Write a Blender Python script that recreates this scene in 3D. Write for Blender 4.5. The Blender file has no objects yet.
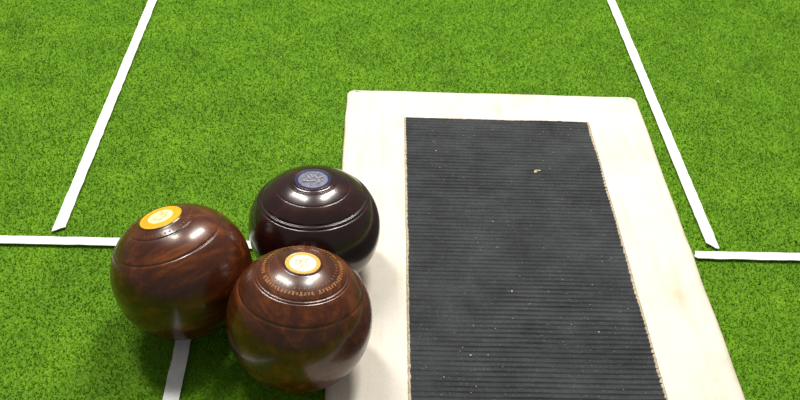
import bpy, bmesh, math, numpy as np
from mathutils import Vector, Matrix, noise
sc=bpy.context.scene
sc.view_settings.view_transform='Standard'
rng=np.random.default_rng(7)

# ---------------- helpers ----------------
def new_mat(name):
    m=bpy.data.materials.new(name); m.use_nodes=True
    nt=m.node_tree; b=nt.nodes['Principled BSDF']
    return m,nt,b
def N(nt,t,**kw):
    n=nt.nodes.new(t)
    for k,v in kw.items():
        if k in n.inputs.keys(): n.inputs[k].default_value=v
        else: setattr(n,k,v)
    return n
def ramp(nt,stops):
    r=nt.nodes.new('ShaderNodeValToRGB'); e=r.color_ramp.elements
    while len(e)<len(stops): e.new(.5)
    for i,(p,c) in enumerate(stops):
        e[i].position=p; e[i].color=(*c,1)
    return r
def lin(r,g,b):
    f=lambda c:(c/255/12.92 if c/255<=.04045 else ((c/255+.055)/1.055)**2.4)
    return (f(r),f(g),f(b))
def link_obj(name,me):
    o=bpy.data.objects.new(name,me); bpy.context.collection.objects.link(o); return o

# ---------------- materials ----------------
def turf_mat(blade):
    m,nt,b=new_mat('turf_fibre' if blade else 'turf_backing'); L=nt.links.new
    tc=N(nt,'ShaderNodeTexCoord')
    n1=N(nt,'ShaderNodeTexNoise',Scale=16.0,Detail=7.0,Roughness=.65)
    L(tc.outputs['Object'],n1.inputs['Vector'])
    r1=ramp(nt,[(.28,lin(98,149,12)),(.5,lin(114,168,16)),(.72,lin(132,183,24))])
    L(n1.outputs['Fac'],r1.inputs['Fac'])
    mx=N(nt,'ShaderNodeMix',data_type='RGBA',blend_type='MULTIPLY'); mx.inputs[0].default_value=1.0
    L(r1.outputs['Color'],mx.inputs[6])
    if blade:
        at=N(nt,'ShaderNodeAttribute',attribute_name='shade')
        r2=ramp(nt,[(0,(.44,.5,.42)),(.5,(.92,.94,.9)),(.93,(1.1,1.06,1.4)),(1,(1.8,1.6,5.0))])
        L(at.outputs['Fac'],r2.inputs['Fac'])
    else:
        n2=N(nt,'ShaderNodeTexNoise',Scale=420.0,Detail=3.0,Roughness=.7)
        L(tc.outputs['Object'],n2.inputs['Vector'])
        r2=ramp(nt,[(.35,(.4,.45,.35)),(.65,(.95,.95,.9))])
        L(n2.outputs['Fac'],r2.inputs['Fac'])
        bp=N(nt,'ShaderNodeBump',Strength=.8,Distance=.002)
        L(n2.outputs['Fac'],bp.inputs['Height']); L(bp.outputs['Normal'],b.inputs['Normal'])
    L(r2.outputs['Color'],mx.inputs[7]); L(mx.outputs[2],b.inputs['Base Color'])
    b.inputs['Roughness'].default_value=.7; b.inputs['Specular IOR Level'].default_value=.25
    return m

def tape_mat():
    m,nt,b=new_mat('white_tape'); L=nt.links.new
    tc=N(nt,'ShaderNodeTexCoord'); n=N(nt,'ShaderNodeTexNoise',Scale=160.0,Detail=4.0)
    L(tc.outputs['Object'],n.inputs['Vector'])
    r=ramp(nt,[(.3,lin(226,228,226)),(.55,lin(240,241,242))]); L(n.outputs['Fac'],r.inputs['Fac'])
    L(r.outputs['Color'],b.inputs['Base Color']); b.inputs['Roughness'].default_value=.55
    bp=N(nt,'ShaderNodeBump',Strength=.1,Distance=.001); L(n.outputs['Fac'],bp.inputs['Height']); L(bp.outputs['Normal'],b.inputs['Normal'])
    return m

def canvas_mat():
    m,nt,b=new_mat('cream_rubber_border'); L=nt.links.new
    tc=N(nt,'ShaderNodeTexCoord')
    n=N(nt,'ShaderNodeTexNoise',Scale=14.0,Detail=8.0,Roughness=.65)
    L(tc.outputs['Object'],n.inputs['Vector'])
    r=ramp(nt,[(.25,lin(212,201,176)),(.42,lin(230,223,208)),(.7,lin(238,233,223))]); L(n.outputs['Fac'],r.inputs['Fac'])
    n2=N(nt,'ShaderNodeTexNoise',Scale=300.0,Detail=3.0)
    L(tc.outputs['Object'],n2.inputs['Vector'])
    r2=ramp(nt,[(.3,(.86,.85,.82)),(.5,(1,1,1))]); L(n2.outputs['Fac'],r2.inputs['Fac'])
    mx=N(nt,'ShaderNodeMix',data_type='RGBA',blend_type='MULTIPLY'); mx.inputs[0].default_value=.35
    L(r.outputs['Color'],mx.inputs[6]); L(r2.outputs['Color'],mx.inputs[7])
    mp=N(nt,'ShaderNodeMapping'); mp.inputs['Scale'].default_value=(120,9,1); L(tc.outputs['Object'],mp.inputs['Vector'])
    n4=N(nt,'ShaderNodeTexNoise',Scale=1.0,Detail=4.0); L(mp.outputs['Vector'],n4.inputs['Vector'])
    r4=ramp(nt,[(.3,(.86,.82,.73)),(.48,(1,1,1))]); L(n4.outputs['Fac'],r4.inputs['Fac'])
    m2=N(nt,'ShaderNodeMix',data_type='RGBA',blend_type='MULTIPLY'); m2.inputs[0].default_value=.55
    L(mx.outputs[2],m2.inputs[6]); L(r4.outputs['Color'],m2.inputs[7])
    at=N(nt,'ShaderNodeAttribute',attribute_name='edge')
    n5=N(nt,'ShaderNodeTexNoise',Scale=60.0,Detail=4.0); L(tc.outputs['Object'],n5.inputs['Vector'])
    mu=N(nt,'ShaderNodeMath',operation='MULTIPLY'); L(at.outputs['Fac'],mu.inputs[0]); L(n5.outputs['Fac'],mu.inputs[1])
    m3=N(nt,'ShaderNodeMix',data_type='RGBA',blend_type='MULTIPLY'); L(mu.outputs[0],m3.inputs[0])
    L(m2.outputs[2],m3.inputs[6]); m3.inputs[7].default_value=(.5,.44,.33,1)
    L(m3.outputs[2],b.inputs['Base Color']); b.inputs['Roughness'].default_value=.6
    bp=N(nt,'ShaderNodeBump',Strength=.15,Distance=.001); L(n2.outputs['Fac'],bp.inputs['Height']); L(bp.outputs['Normal'],b.inputs['Normal'])
    return m

def rubber_mat():
    m,nt,b=new_mat('black_ribbed_rubber'); L=nt.links.new
    tc=N(nt,'ShaderNodeTexCoord')
    n=N(nt,'ShaderNodeTexNoise',Scale=22.0,Detail=6.0,Roughness=.7)
    L(tc.outputs['Object'],n.inputs['Vector'])
    r=ramp(nt,[(.3,lin(36,39,42)),(.7,lin(64,67,71))]); L(n.outputs['Fac'],r.inputs['Fac'])
    n2=N(nt,'ShaderNodeTexNoise',Scale=900.0,Detail=2.0)
    L(tc.outputs['Object'],n2.inputs['Vector'])
    r2=ramp(nt,[(.64,(0,0,0)),(.76,(.16,.15,.13))]); L(n2.outputs['Fac'],r2.inputs['Fac'])
    mx=N(nt,'ShaderNodeMix',data_type='RGBA',blend_type='ADD'); mx.inputs[0].default_value=1
    L(r.outputs['Color'],mx.inputs[6]); L(r2.outputs['Color'],mx.inputs[7])
    L(mx.outputs[2],b.inputs['Base Color']); b.inputs['Roughness'].default_value=.75; b.inputs['Specular IOR Level'].default_value=.25
    return m

def wood_mat(name,dark,mid,light,scale=1.0,seed=0.0,rough=.2):
    m,nt,b=new_mat(name); L=nt.links.new
    tc=N(nt,'ShaderNodeTexCoord')
    mp=N(nt,'ShaderNodeMapping'); mp.inputs['Scale'].default_value=(9*scale,60*scale,60*scale)
    mp.inputs['Rotation'].default_value=(.3+seed,.35,.5+seed); mp.inputs['Location'].default_value=(seed,seed*2,0)
    L(tc.outputs['Object'],mp.inputs['Vector'])
    n=N(nt,'ShaderNodeTexNoise',Scale=1.6,Detail=7.0,Roughness=.6,Distortion=.3)
    L(mp.outputs['Vector'],n.inputs['Vector'])
    r=ramp(nt,[(.25,dark),(.52,mid),(.8,light)]); L(n.outputs['Fac'],r.inputs['Fac'])
    mp2=N(nt,'ShaderNodeMapping'); mp2.inputs['Scale'].default_value=(60,900,900); mp2.inputs['Rotation'].default_value=(.3+seed,.35,.5+seed)
    L(tc.outputs['Object'],mp2.inputs['Vector'])
    n2=N(nt,'ShaderNodeTexNoise',Scale=1.0,Detail=3.0); L(mp2.outputs['Vector'],n2.inputs['Vector'])
    r2=ramp(nt,[(.35,(.55,.5,.45)),(.55,(1,1,1))]); L(n2.outputs['Fac'],r2.inputs['Fac'])
    mx=N(nt,'ShaderNodeMix',data_type='RGBA',blend_type='MULTIPLY'); mx.inputs[0].default_value=.7
    L(r.outputs['Color'],mx.inputs[6]); L(r2.outputs['Color'],mx.inputs[7])
    L(mx.outputs[2],b.inputs['Base Color'])
    n3=N(nt,'ShaderNodeTexNoise',Scale=70.0,Detail=5.0); L(tc.outputs['Object'],n3.inputs['Vector'])
    mr=N(nt,'ShaderNodeMapRange'); mr.inputs['To Min'].default_value=rough-.04; mr.inputs['To Max'].default_value=rough+.16
    L(n3.outputs['Fac'],mr.inputs['Value']); L(mr.outputs['Result'],b.inputs['Roughness'])
    b.inputs['Coat Weight'].default_value=.3; b.inputs['Coat Roughness'].default_value=.12
    return m
def plain(name,c,rough=.4,noise_amt=.15,sc_=400.):
    m,nt,b=new_mat(name); L=nt.links.new
    tc=N(nt,'ShaderNodeTexCoord'); n=N(nt,'ShaderNodeTexNoise',Scale=sc_,Detail=3.0)
    L(tc.outputs['Object'],n.inputs['Vector'])
    r=ramp(nt,[(.35,tuple(x*(1-noise_amt*2) for x in c)),(.6,c)]); L(n.outputs['Fac'],r.inputs['Fac'])
    L(r.outputs['Color'],b.inputs['Base Color']); b.inputs['Roughness'].default_value=rough
    return m

# ---------------- turf ----------------
def build_turf():
    Nn=760000
    x0,x1,y0,y1=-.9,1.05,.25,1.65
    bx=rng.uniform(x0,x1,Nn); by=rng.uniform(y0,y1,Nn)
    keep=~((bx>-.026)&(bx<.324)&(by>.35)&(by<.935))
    bx=bx[keep];by=by[keep];n=len(bx)
    ang=rng.uniform(0,2*np.pi,n); w=rng.uniform(.00035,.0007,n); ln=rng.uniform(.0010,.0030,n)
    la=rng.uniform(0,2*np.pi,n); h=rng.uniform(.0016,.0032,n)
    V=np.zeros((n,3,3),np.float32)
    V[:,0,0]=bx-np.cos(ang)*w; V[:,0,1]=by-np.sin(ang)*w
    V[:,1,0]=bx+np.cos(ang)*w; V[:,1,1]=by+np.sin(ang)*w
    V[:,0,2]=V[:,1,2]=-.0025
    V[:,2,0]=bx+np.cos(la)*ln; V[:,2,1]=by+np.sin(la)*ln; V[:,2,2]=-.0025+h
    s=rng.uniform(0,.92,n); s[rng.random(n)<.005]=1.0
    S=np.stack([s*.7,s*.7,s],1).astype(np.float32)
    B=np.array([[-4,-3,-.0025],[4,-3,-.0025],[4,5,-.0025],[-4,5,-.0025]],np.float32)
    co=np.concatenate([B,V.reshape(-1,3)])
    me=bpy.data.meshes.new('artificial_turf')
    me.vertices.add(len(co)); me.vertices.foreach_set('co',co.ravel())
    me.loops.add(4+3*n); me.loops.foreach_set('vertex_index',np.arange(4+3*n,dtype=np.int32))
    me.polygons.add(1+n)
    ls=np.concatenate([[0],4+3*np.arange(n)]).astype(np.int32)
    me.polygons.foreach_set('loop_start',ls)
    mi=np.ones(n+1,np.int32); mi[0]=0
    me.materials.append(turf_mat(False)); me.materials.append(turf_mat(True))
    me.polygons.foreach_set('material_index',mi)
    me.update(calc_edges=True)
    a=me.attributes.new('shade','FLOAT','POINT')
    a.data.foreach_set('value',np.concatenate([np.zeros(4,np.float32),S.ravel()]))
    link_obj('floor',me)
build_turf()

# ---------------- tape lines ----------------
TM=tape_mat()
def tape(p0,p1,w,endskew=(0,0)):
    p0=Vector((*p0,0));p1=Vector((*p1,0)); d=(p1-p0); Ln=d.length; d.normalize(); s=Vector((d.y,-d.x,0))
    n=max(8,int(Ln/.006)); bm=bmesh.new(); top=[];
    for i in range(n+1):
        t=i/n; row=[]
        for k,sd in enumerate((-.5,-.2,.2,.5)):
            j=noise.noise(Vector((t*Ln*90+p0.x*7,sd*9,p0.y*3)))*.0006 if abs(sd)==.5 else 0
            sk=0
            if i==0: sk=endskew[0]*sd+noise.noise(Vector((sd*9,1,p0.x*5)))*.003
            if i==n: sk=endskew[1]*sd+noise.noise(Vector((sd*9,5,p1.x*5)))*.002
            P=p0+d*(t*Ln+sk)+s*(sd*w+j)
            z=.0010+.0004*noise.noise(Vector((P.x*60,P.y*60,0)))
            row.append(bm.verts.new((P.x,P.y,z)))
        top.append(row)
    for i in range(n):
        for k in range(3):
            bm.faces.new((top[i][k],top[i][k+1],top[i+1][k+1],top[i+1][k]))
    r=bmesh.ops.extrude_face_region(bm,geom=list(bm.faces))
    for v in [g for g in r['geom'] if isinstance(g,bmesh.types.BMVert)]: v.co.z-=.0008
    bmesh.ops.recalc_face_normals(bm,faces=bm.faces)
    me=bpy.data.meshes.new('court_line'); bm.to_mesh(me); bm.free(); me.materials.append(TM)
    link_obj('court_line',me)
tape((-.3135,.679),(-.3170,1.9),.0118,(.006,0))
tape((.3545,.673),(.346,1.9),.0120,(-.009,0))
tape((-1.2,.6625),(-.036,.6615),.0112)
tape((.332,.6605),(1.3,.6605),.0108)
tape((-.1615,.30),(-.1645,.655),.0135)

# ---------------- mat ----------------
def build_mat():
    X0,X1,Y0,Y1=-.031,.3305,.340,.944; R=.010
    pts=[]
    def seg(a,b,n):
        for i in range(n): 
            t=i/n; pts.append((a[0]+(b[0]-a[0])*t,a[1]+(b[1]-a[1])*t))
    def arc(cx,cy,a0):
        for i in range(7):
            a=a0+math.pi/2*i/7; pts.append((cx+R*math.cos(a),cy+R*math.sin(a)))
    seg((X1,Y0+R),(X1,Y1-R),50); arc(X1-R,Y1-R,0)
    seg((X1-R,Y1),(X0+R,Y1),30); arc(X0+R,Y1-R,math.pi/2)
    seg((X0,Y1-R),(X0,Y0+R),50); arc(X0+R,Y0+R,math.pi)
    seg((X0+R,Y0),(X1-R,Y0),30); arc(X1-R,Y0+R,1.5*math.pi)
    cx,cy=(X0+X1)/2,(Y0+Y1)/2
    bm=bmesh.new(); rings=[]; lay=bm.verts.layers.float.new('edge')
    for inset,z,ed in ((0,.0,1.),(-.0003,.0018,1.),(.0004,.0029,.9),(.0016,.0033,.6),(.0055,.0034,0.)):
        ring=[]
        for (x,y) in pts:
            nn=noise.noise(Vector((x*22,y*22,3)))*.0012
            dx=-math.copysign(min(1,abs(x-cx)/(X1-cx)),x-cx); dy=-math.copysign(1,y-cy)
            fx=1 if abs(x-cx)>(X1-cx)-R else 0; fy=1 if abs(y-cy)>(Y1-cy)-R else 0
            v=bm.verts.new((x+dx*(inset+nn)*fx,y+dy*(inset+nn)*fy,z)); v[lay]=ed
            ring.append(v)
        rings.append(ring)
    m=len(pts)
    for a,b in zip(rings,rings[1:]):
        for i in range(m): bm.faces.new((a[i],a[(i+1)%m],b[(i+1)%m],b[i]))
    bm.faces.new(rings[-1]); bm.faces.new(list(reversed(rings[0])))
    for f in bm.faces: f.smooth=len(f.verts)==4
    ix0,ix1,iy0,iy1=.0405,.2605,.39,.885
    def lip(a,b,wn,seed):
        a=Vector(a);b=Vector(b);d=(b-a);Ln=d.length;d.normalize();s=Vector((d.y,-d.x))
        n=int(Ln/.002); prev=None
        for i in range(n+1):
            p=a+d*(Ln*i/n)
            j=noise.noise(Vector((i*.35,seed,0)))*.0010+noise.noise(Vector((i*.04,seed,5)))*.0012
            q=[p+s*(-wn+j*.4),p+s*(-wn*.4),p+s*(wn*.3+j),p+s*(wn*.6+j)]
            zz=[.0033,.0046,.0050,.0035]
            cur=[bm.verts.new((u.x,u.y,z)) for u,z in zip(q,zz)]
            if prev:
                for k in range(3):
                    f=bm.faces.new((prev[k],cur[k],cur[k+1],prev[k+1])); f.material_index=2; f.smooth=True
            prev=cur
    lip((ix0,iy0),(ix0,iy1),.0018,1)
    lip((ix0,iy1),(ix1,iy1),.0012,2)
    lip((ix1,iy1),(ix1,iy0),.0020,3)
    lip((ix1,iy0),(ix0,iy0),.0012,4)
    pitch=.0056; per=8; nr=int((iy1-iy0)/pitch*per); nc=60; prev=None
    for i in range(nr+1):
        y=iy0+(iy1-iy0)*i/nr; ph=(i%per)/per; rib=i//per
        row=[]
        for k in range(nc+1):
            x=ix0+(ix1-ix0)*k/nc
            yy=y+.0007*noise.noise(Vector((x*14,y*9,0)))
            wear=.8+.5*noise.noise(Vector((x*11,y*11,8)))+.5*noise.noise(Vector((x*30,rib*1.7,2)))
            z=.0038+.0013*max(.1,wear)*max(0,math.sin(2*math.pi*ph))**.6 if ph<.5 else .0038
            row.append(bm.verts.new((x,yy,z)))
        if prev:
            for k in range(nc):
                f=bm.faces.new((prev[k],prev[k+1],row[k+1],row[k])); f.material_index=1; f.smooth=True
        prev=row
    sp=[(.1855,.7865,.0034,.0019),(.1895,.788,.0022,.0015),(.14,.60,.0012,.001),(.095,.52,.001,.001),(.215,.55,.0012,.0009),(.13,.70,.001,.0008),(.23,.47,.0011,.001),(.075,.82,.0009,.001)]
    for i in range(110): sp.append((rng.uniform(.05,.25),rng.uniform(.42,.87),rng.uniform(.0003,.0008),rng.uniform(.0003,.0006)))
    for (x,y,l,w) in sp:
        z=.0053; an=rng.uniform(0,3.1); ca,sa=math.cos(an),math.sin(an); ring=[]
        for k in range(7):
            t=2*math.pi*k/7; rr=rng.uniform(.7,1.1); u,v=l*rr*math.cos(t),w*rr*math.sin(t)
            ring.append(bm.verts.new((x+u*ca-v*sa,y+u*sa+v*ca,z-.0004+rng.uniform(0,.0003))))
        c=bm.verts.new((x,y,z+w*.3))
        for k in range(7):
            f=bm.faces.new((ring[k],ring[(k+1)%7],c)); f.material_index=3
    for v in bm.verts: v.co.x-=(.94-v.co.y)*.006   # mat lies very slightly askew to the lines
    me=bpy.data.meshes.new('bowling_mat'); bm.to_mesh(me); bm.free()
    me.materials.append(canvas_mat()); me.materials.append(rubber_mat()); me.materials.append(plain('frayed_edge',lin(206,192,164),.8,.25,500.)); me.materials.append(plain('crumb',lin(215,198,160),.8))
    link_obj('bowling_mat',me)
build_mat()

# ---------------- bowls ----------------
def build_bowl(loc,axis,a,b,mats,disc,grooves,dots,z0=.0002,spin=0.0,steps=()):
    seg=192
    th=[0]+list(np.linspace(.01,math.pi/2,260))+list(np.linspace(math.pi/2,math.pi-.01,160))[1:]+[math.pi]
    bm=bmesh.new(); rows=[]
    def prof(t):
        s,c=math.sin(t),math.cos(t); k=2.12
        rr=(abs(s)**k+abs(c)**k)**(-1/k)
        return a*rr*s, b*rr*c
    def nrm(t):
        r1,z1=prof(t-.001); r2,z2=prof(t+.001); dx,dz=r2-r1,z2-z1; l=math.hypot(dx,dz) or 1
        return -dz/l, dx/l
    for t in th:
        r,z=prof(t)
        nx,nz=nrm(t)
        off=0
        for (gr,gd,gw) in grooves:
            off-=gd*math.exp(-((r-gr)/gw)**2)
        for (sr,sh,sw) in steps:
            off-=sh/(1+math.exp((r-sr)/sw))
        rc,rr=disc
        off+=.0007*math.exp(-((r-rr)/.0012)**2)
        if r<rr: off-=.0002
        rows.append((r,z,r+nx*off if r>1e-4 else 0,z+nz*off,t))
    prev=None
    for (r,z,R_,Z_,t) in rows:
        if R_<=1e-5:
            cur=[bm.verts.new((0,0,Z_))]
        else:
            cur=[bm.verts.new((R_*math.cos(2*math.pi*i/seg),R_*math.sin(2*math.pi*i/seg),Z_)) for i in range(seg)]
        if prev is not None:
            for i in range(seg):
                j=(i+1)%seg
                if len(prev)==1: f=bm.faces.new((prev[0],cur[i],cur[j]))
                elif len(cur)==1: f=bm.faces.new((prev[i],cur[0],prev[j]))
                else: f=bm.faces.new((prev[i],cur[i],cur[j],prev[j]))
                f.smooth=True
                if t<1.5 and r<disc[0]: f.material_index=2
                elif t<1.5 and r<disc[1]: f.material_index=1
        prev=cur
    def surf(rad):
        lo,hi=0.0,math.pi/2
        for _ in range(40):
            mid=(lo+hi)/2
            if prof(mid)[0]<rad: lo=mid
            else: hi=mid
        t=(lo+hi)/2
        return prof(t)+nrm(t)
    for (dr,n,size,gap) in dots:
        r,z,nx,nz=surf(dr)
        for i in range(n):
            if i%gap==gap-1: continue
            an=2*math.pi*i/n
            c=Vector((r*math.cos(an),r*math.sin(an),z)); nn=Vector((nx*math.cos(an),nx*math.sin(an),nz)).normalized()
            tg=Vector((-math.sin(an),math.cos(an),0)); bt=nn.cross(tg)
            off=rng.uniform(-.3,.3)
            sz=size*rng.uniform(.75,1.1)
            for (ox,oy,wx,wy) in ((off,0,.45,1.0),(0,rng.choice([-.7,.7,0]),.8,.4)):
                ce=c+tg*ox*sz+bt*oy*sz
                vs=[bm.verts.new(ce+tg*sx*wx*sz+bt*sy*wy*sz+nn*.00018) for sx,sy in ((-1,-1),(1,-1),(1,1),(-1,1))]
                f=bm.faces.new(vs); f.material_index=3
    zc=prof(0)[1]
    for k in range(9):
        an=k*.9; rad=disc[0]*rng.uniform(.15,.6)
        ce=Vector((rad*math.cos(an),rad*math.sin(an),zc-.00008)); q=rng.uniform(0,3.1)
        d=Vector((math.cos(q),math.sin(q),0)); e=Vector((-d.y,d.x,0)); L_=disc[0]*.2; W_=disc[0]*.04
        vs=[bm.verts.new(ce+d*sx*L_+e*sy*W_) for sx,sy in ((-1,-1),(1,-1),(1,1),(-1,1))]
        f=bm.faces.new(vs); f.material_index=4
    bmesh.ops.recalc_face_normals(bm,faces=[f for f in bm.faces if f.material_index<3 ])
    me=bpy.data.meshes.new('lawn_bowl'); bm.to_mesh(me); bm.free()
    for m in mats: me.materials.append(m)
    o=link_obj('lawn_bowl',me)
    ax=Vector(axis).normalized()
    q=Vector((0,0,1)).rotation_difference(ax)
    M=q.to_matrix().to_4x4()@Matrix.Rotation(spin,4,'Z')
    zmin=min((M@v.co).z for v in me.vertices)
    o.matrix_world=Matrix.Translation((loc[0],loc[1],-zmin+z0))@M
    return o

woodA=wood_mat('brown_lignum_wood',lin(46,18,6),lin(88,41,14),lin(146,80,34),1.0,0.0,.22)
woodB=wood_mat('brown_lignum_wood_b',lin(44,17,5),lin(88,40,12),lin(142,76,30),1.0,1.3,.22)
woodC=wood_mat('dark_maroon_wood',lin(28,10,10),lin(43,16,15),lin(68,28,24),.9,2.1,.18)
orange=plain('amber_ring',lin(236,182,30),.35,.08)
yellow=plain('ochre_ring',lin(222,182,84),.35,.08)
cream=plain('ivory_disc',lin(250,244,222),.35,.05)
cream2=plain('pale_yellow_disc',lin(248,238,190),.35,.05)
mark=plain('stamped_marks',lin(178,118,62),.5,.1)
markd=plain('faint_marks',lin(122,72,34),.5)
ink=plain('emblem_ink',lin(232,214,176),.5)
inkA=plain('emblem_gold',lin(240,204,110),.5)
grey=plain('grey_disc',lin(126,128,146),.4,.2)
blue=plain('blue_ring',lin(44,48,92),.3)
ink2=plain('emblem_silver',lin(172,172,182),.4)
# left
build_bowl((-.1620,.5625),(-.249,.185,.936),.0605,.0575,[woodA,orange,cream2,markd,inkA],(.0108,.0180),
   [(.0290,.0005,.0005),(.0300,.0003,.0004),(.0470,.0006,.0006)],[(.0255,44,.0011,9)],z0=.0016,spin=.5)
# front
build_bowl((-.0560,.5095),(.064,.126,.987),.0604,.0588,[woodB,yellow,cream,mark,ink],(.0108,.0143),
   [(.0365,.0005,.0005),(.0385,.0004,.0004),(.0510,.0006,.0006)],[(.0312,64,.0016,17),(.0270,90,.0007,2)],z0=.0012,spin=1.9)
# back
build_bowl((-.0512,.6300),(-.010,.087,.994),.0615,.0550,[woodC,blue,grey,markd,ink2],(.0138,.0168),
   [(.0205,.0005,.0005),(.0220,.0004,.0004),(.0340,.0004,.0004),(.0480,.0012,.0008),(.0505,.0008,.0006)],[],z0=.0012,spin=.2,steps=[(.0475,.0006,.0008)])

# ---------------- small litter on the turf ----------------
def build_litter():
    bm=bmesh.new()
    sp=[(-.20,.90,.003,.0015,1),(-.235,.90,.0015,.001,1),(-.44,.86,.0014,.001,0),(.45,.99,.0014,.001,0),(-.12,1.02,.0015,.0012,0),(.42,.60,.0016,.0014,0),(-.42,.52,.0013,.001,0),(-.10,.80,.0012,.001,0)]
    for (x,y,l,w,mi) in sp:
        z=.0012
        an=rng.uniform(0,3.1); ca,sa=math.cos(an),math.sin(an)
        ring=[]
        for k in range(7):
            t=2*math.pi*k/7; rr=rng.uniform(.7,1.1)
            u,v=l*rr*math.cos(t),w*rr*math.sin(t)
            ring.append(bm.verts.new((x+u*ca-v*sa,y+u*sa+v*ca,z-.0004+rng.uniform(0,.0003))))
        c=bm.verts.new((x,y,z+w*.3))
        for k in range(7):
            f=bm.faces.new((ring[k],ring[(k+1)%7],c)); f.material_index=mi
    me=bpy.data.meshes.new('litter_crumbs'); bm.to_mesh(me); bm.free()
    me.materials.append(plain('crumb_light',lin(215,198,160),.8)); me.materials.append(plain('crumb_dark',lin(40,30,24),.8))
    link_obj('litter_crumbs',me)
build_litter()

# ---------------- lights ----------------
w=bpy.data.worlds.new('World'); sc.world=w; w.use_nodes=True
bg=w.node_tree.nodes['Background']; bg.inputs[0].default_value=(1,.98,.94,1); bg.inputs[1].default_value=.24
def area(loc,target,sx,sy,e,col=(1,.96,.88)):
    l=bpy.data.lights.new('ceiling_light','AREA'); l.shape='RECTANGLE'; l.size=sx; l.size_y=sy; l.energy=e; l.color=col
    o=bpy.data.objects.new('ceiling_light',l); bpy.context.collection.objects.link(o); o.location=loc
    o.rotation_euler=(Vector(target)-Vector(loc)).to_track_quat('-Z','Y').to_euler(); return o
area((.6,1.9,2.4),(.1,.8,0),.35,1.2,66)
area((-.9,1.7,2.4),(0,.8,0),.35,1.2,52)

# ---------------- camera ----------------
ps,p,r,h=.0439,.7010,.0510,.6227
fw=Vector((math.sin(ps)*math.cos(p),math.cos(ps)*math.cos(p),-math.sin(p)))
r0=Vector((math.cos(ps),-math.sin(ps),0)); u0=r0.cross(fw)
R_=r0*math.cos(r)+u0*math.sin(r); U_=u0*math.cos(r)-r0*math.sin(r)
cd=bpy.data.cameras.new('camera'); cam=bpy.data.objects.new('camera',cd); bpy.context.collection.objects.link(cam)
cd.sensor_width=36; cd.lens=36*900/800; cd.clip_start=.01
Mc=Matrix.Identity(4)
for i in range(3): Mc[i][0]=R_[i]; Mc[i][1]=U_[i]; Mc[i][2]=-fw[i]
Mc[2][3]=h
cam.matrix_world=Mc; sc.camera=cam
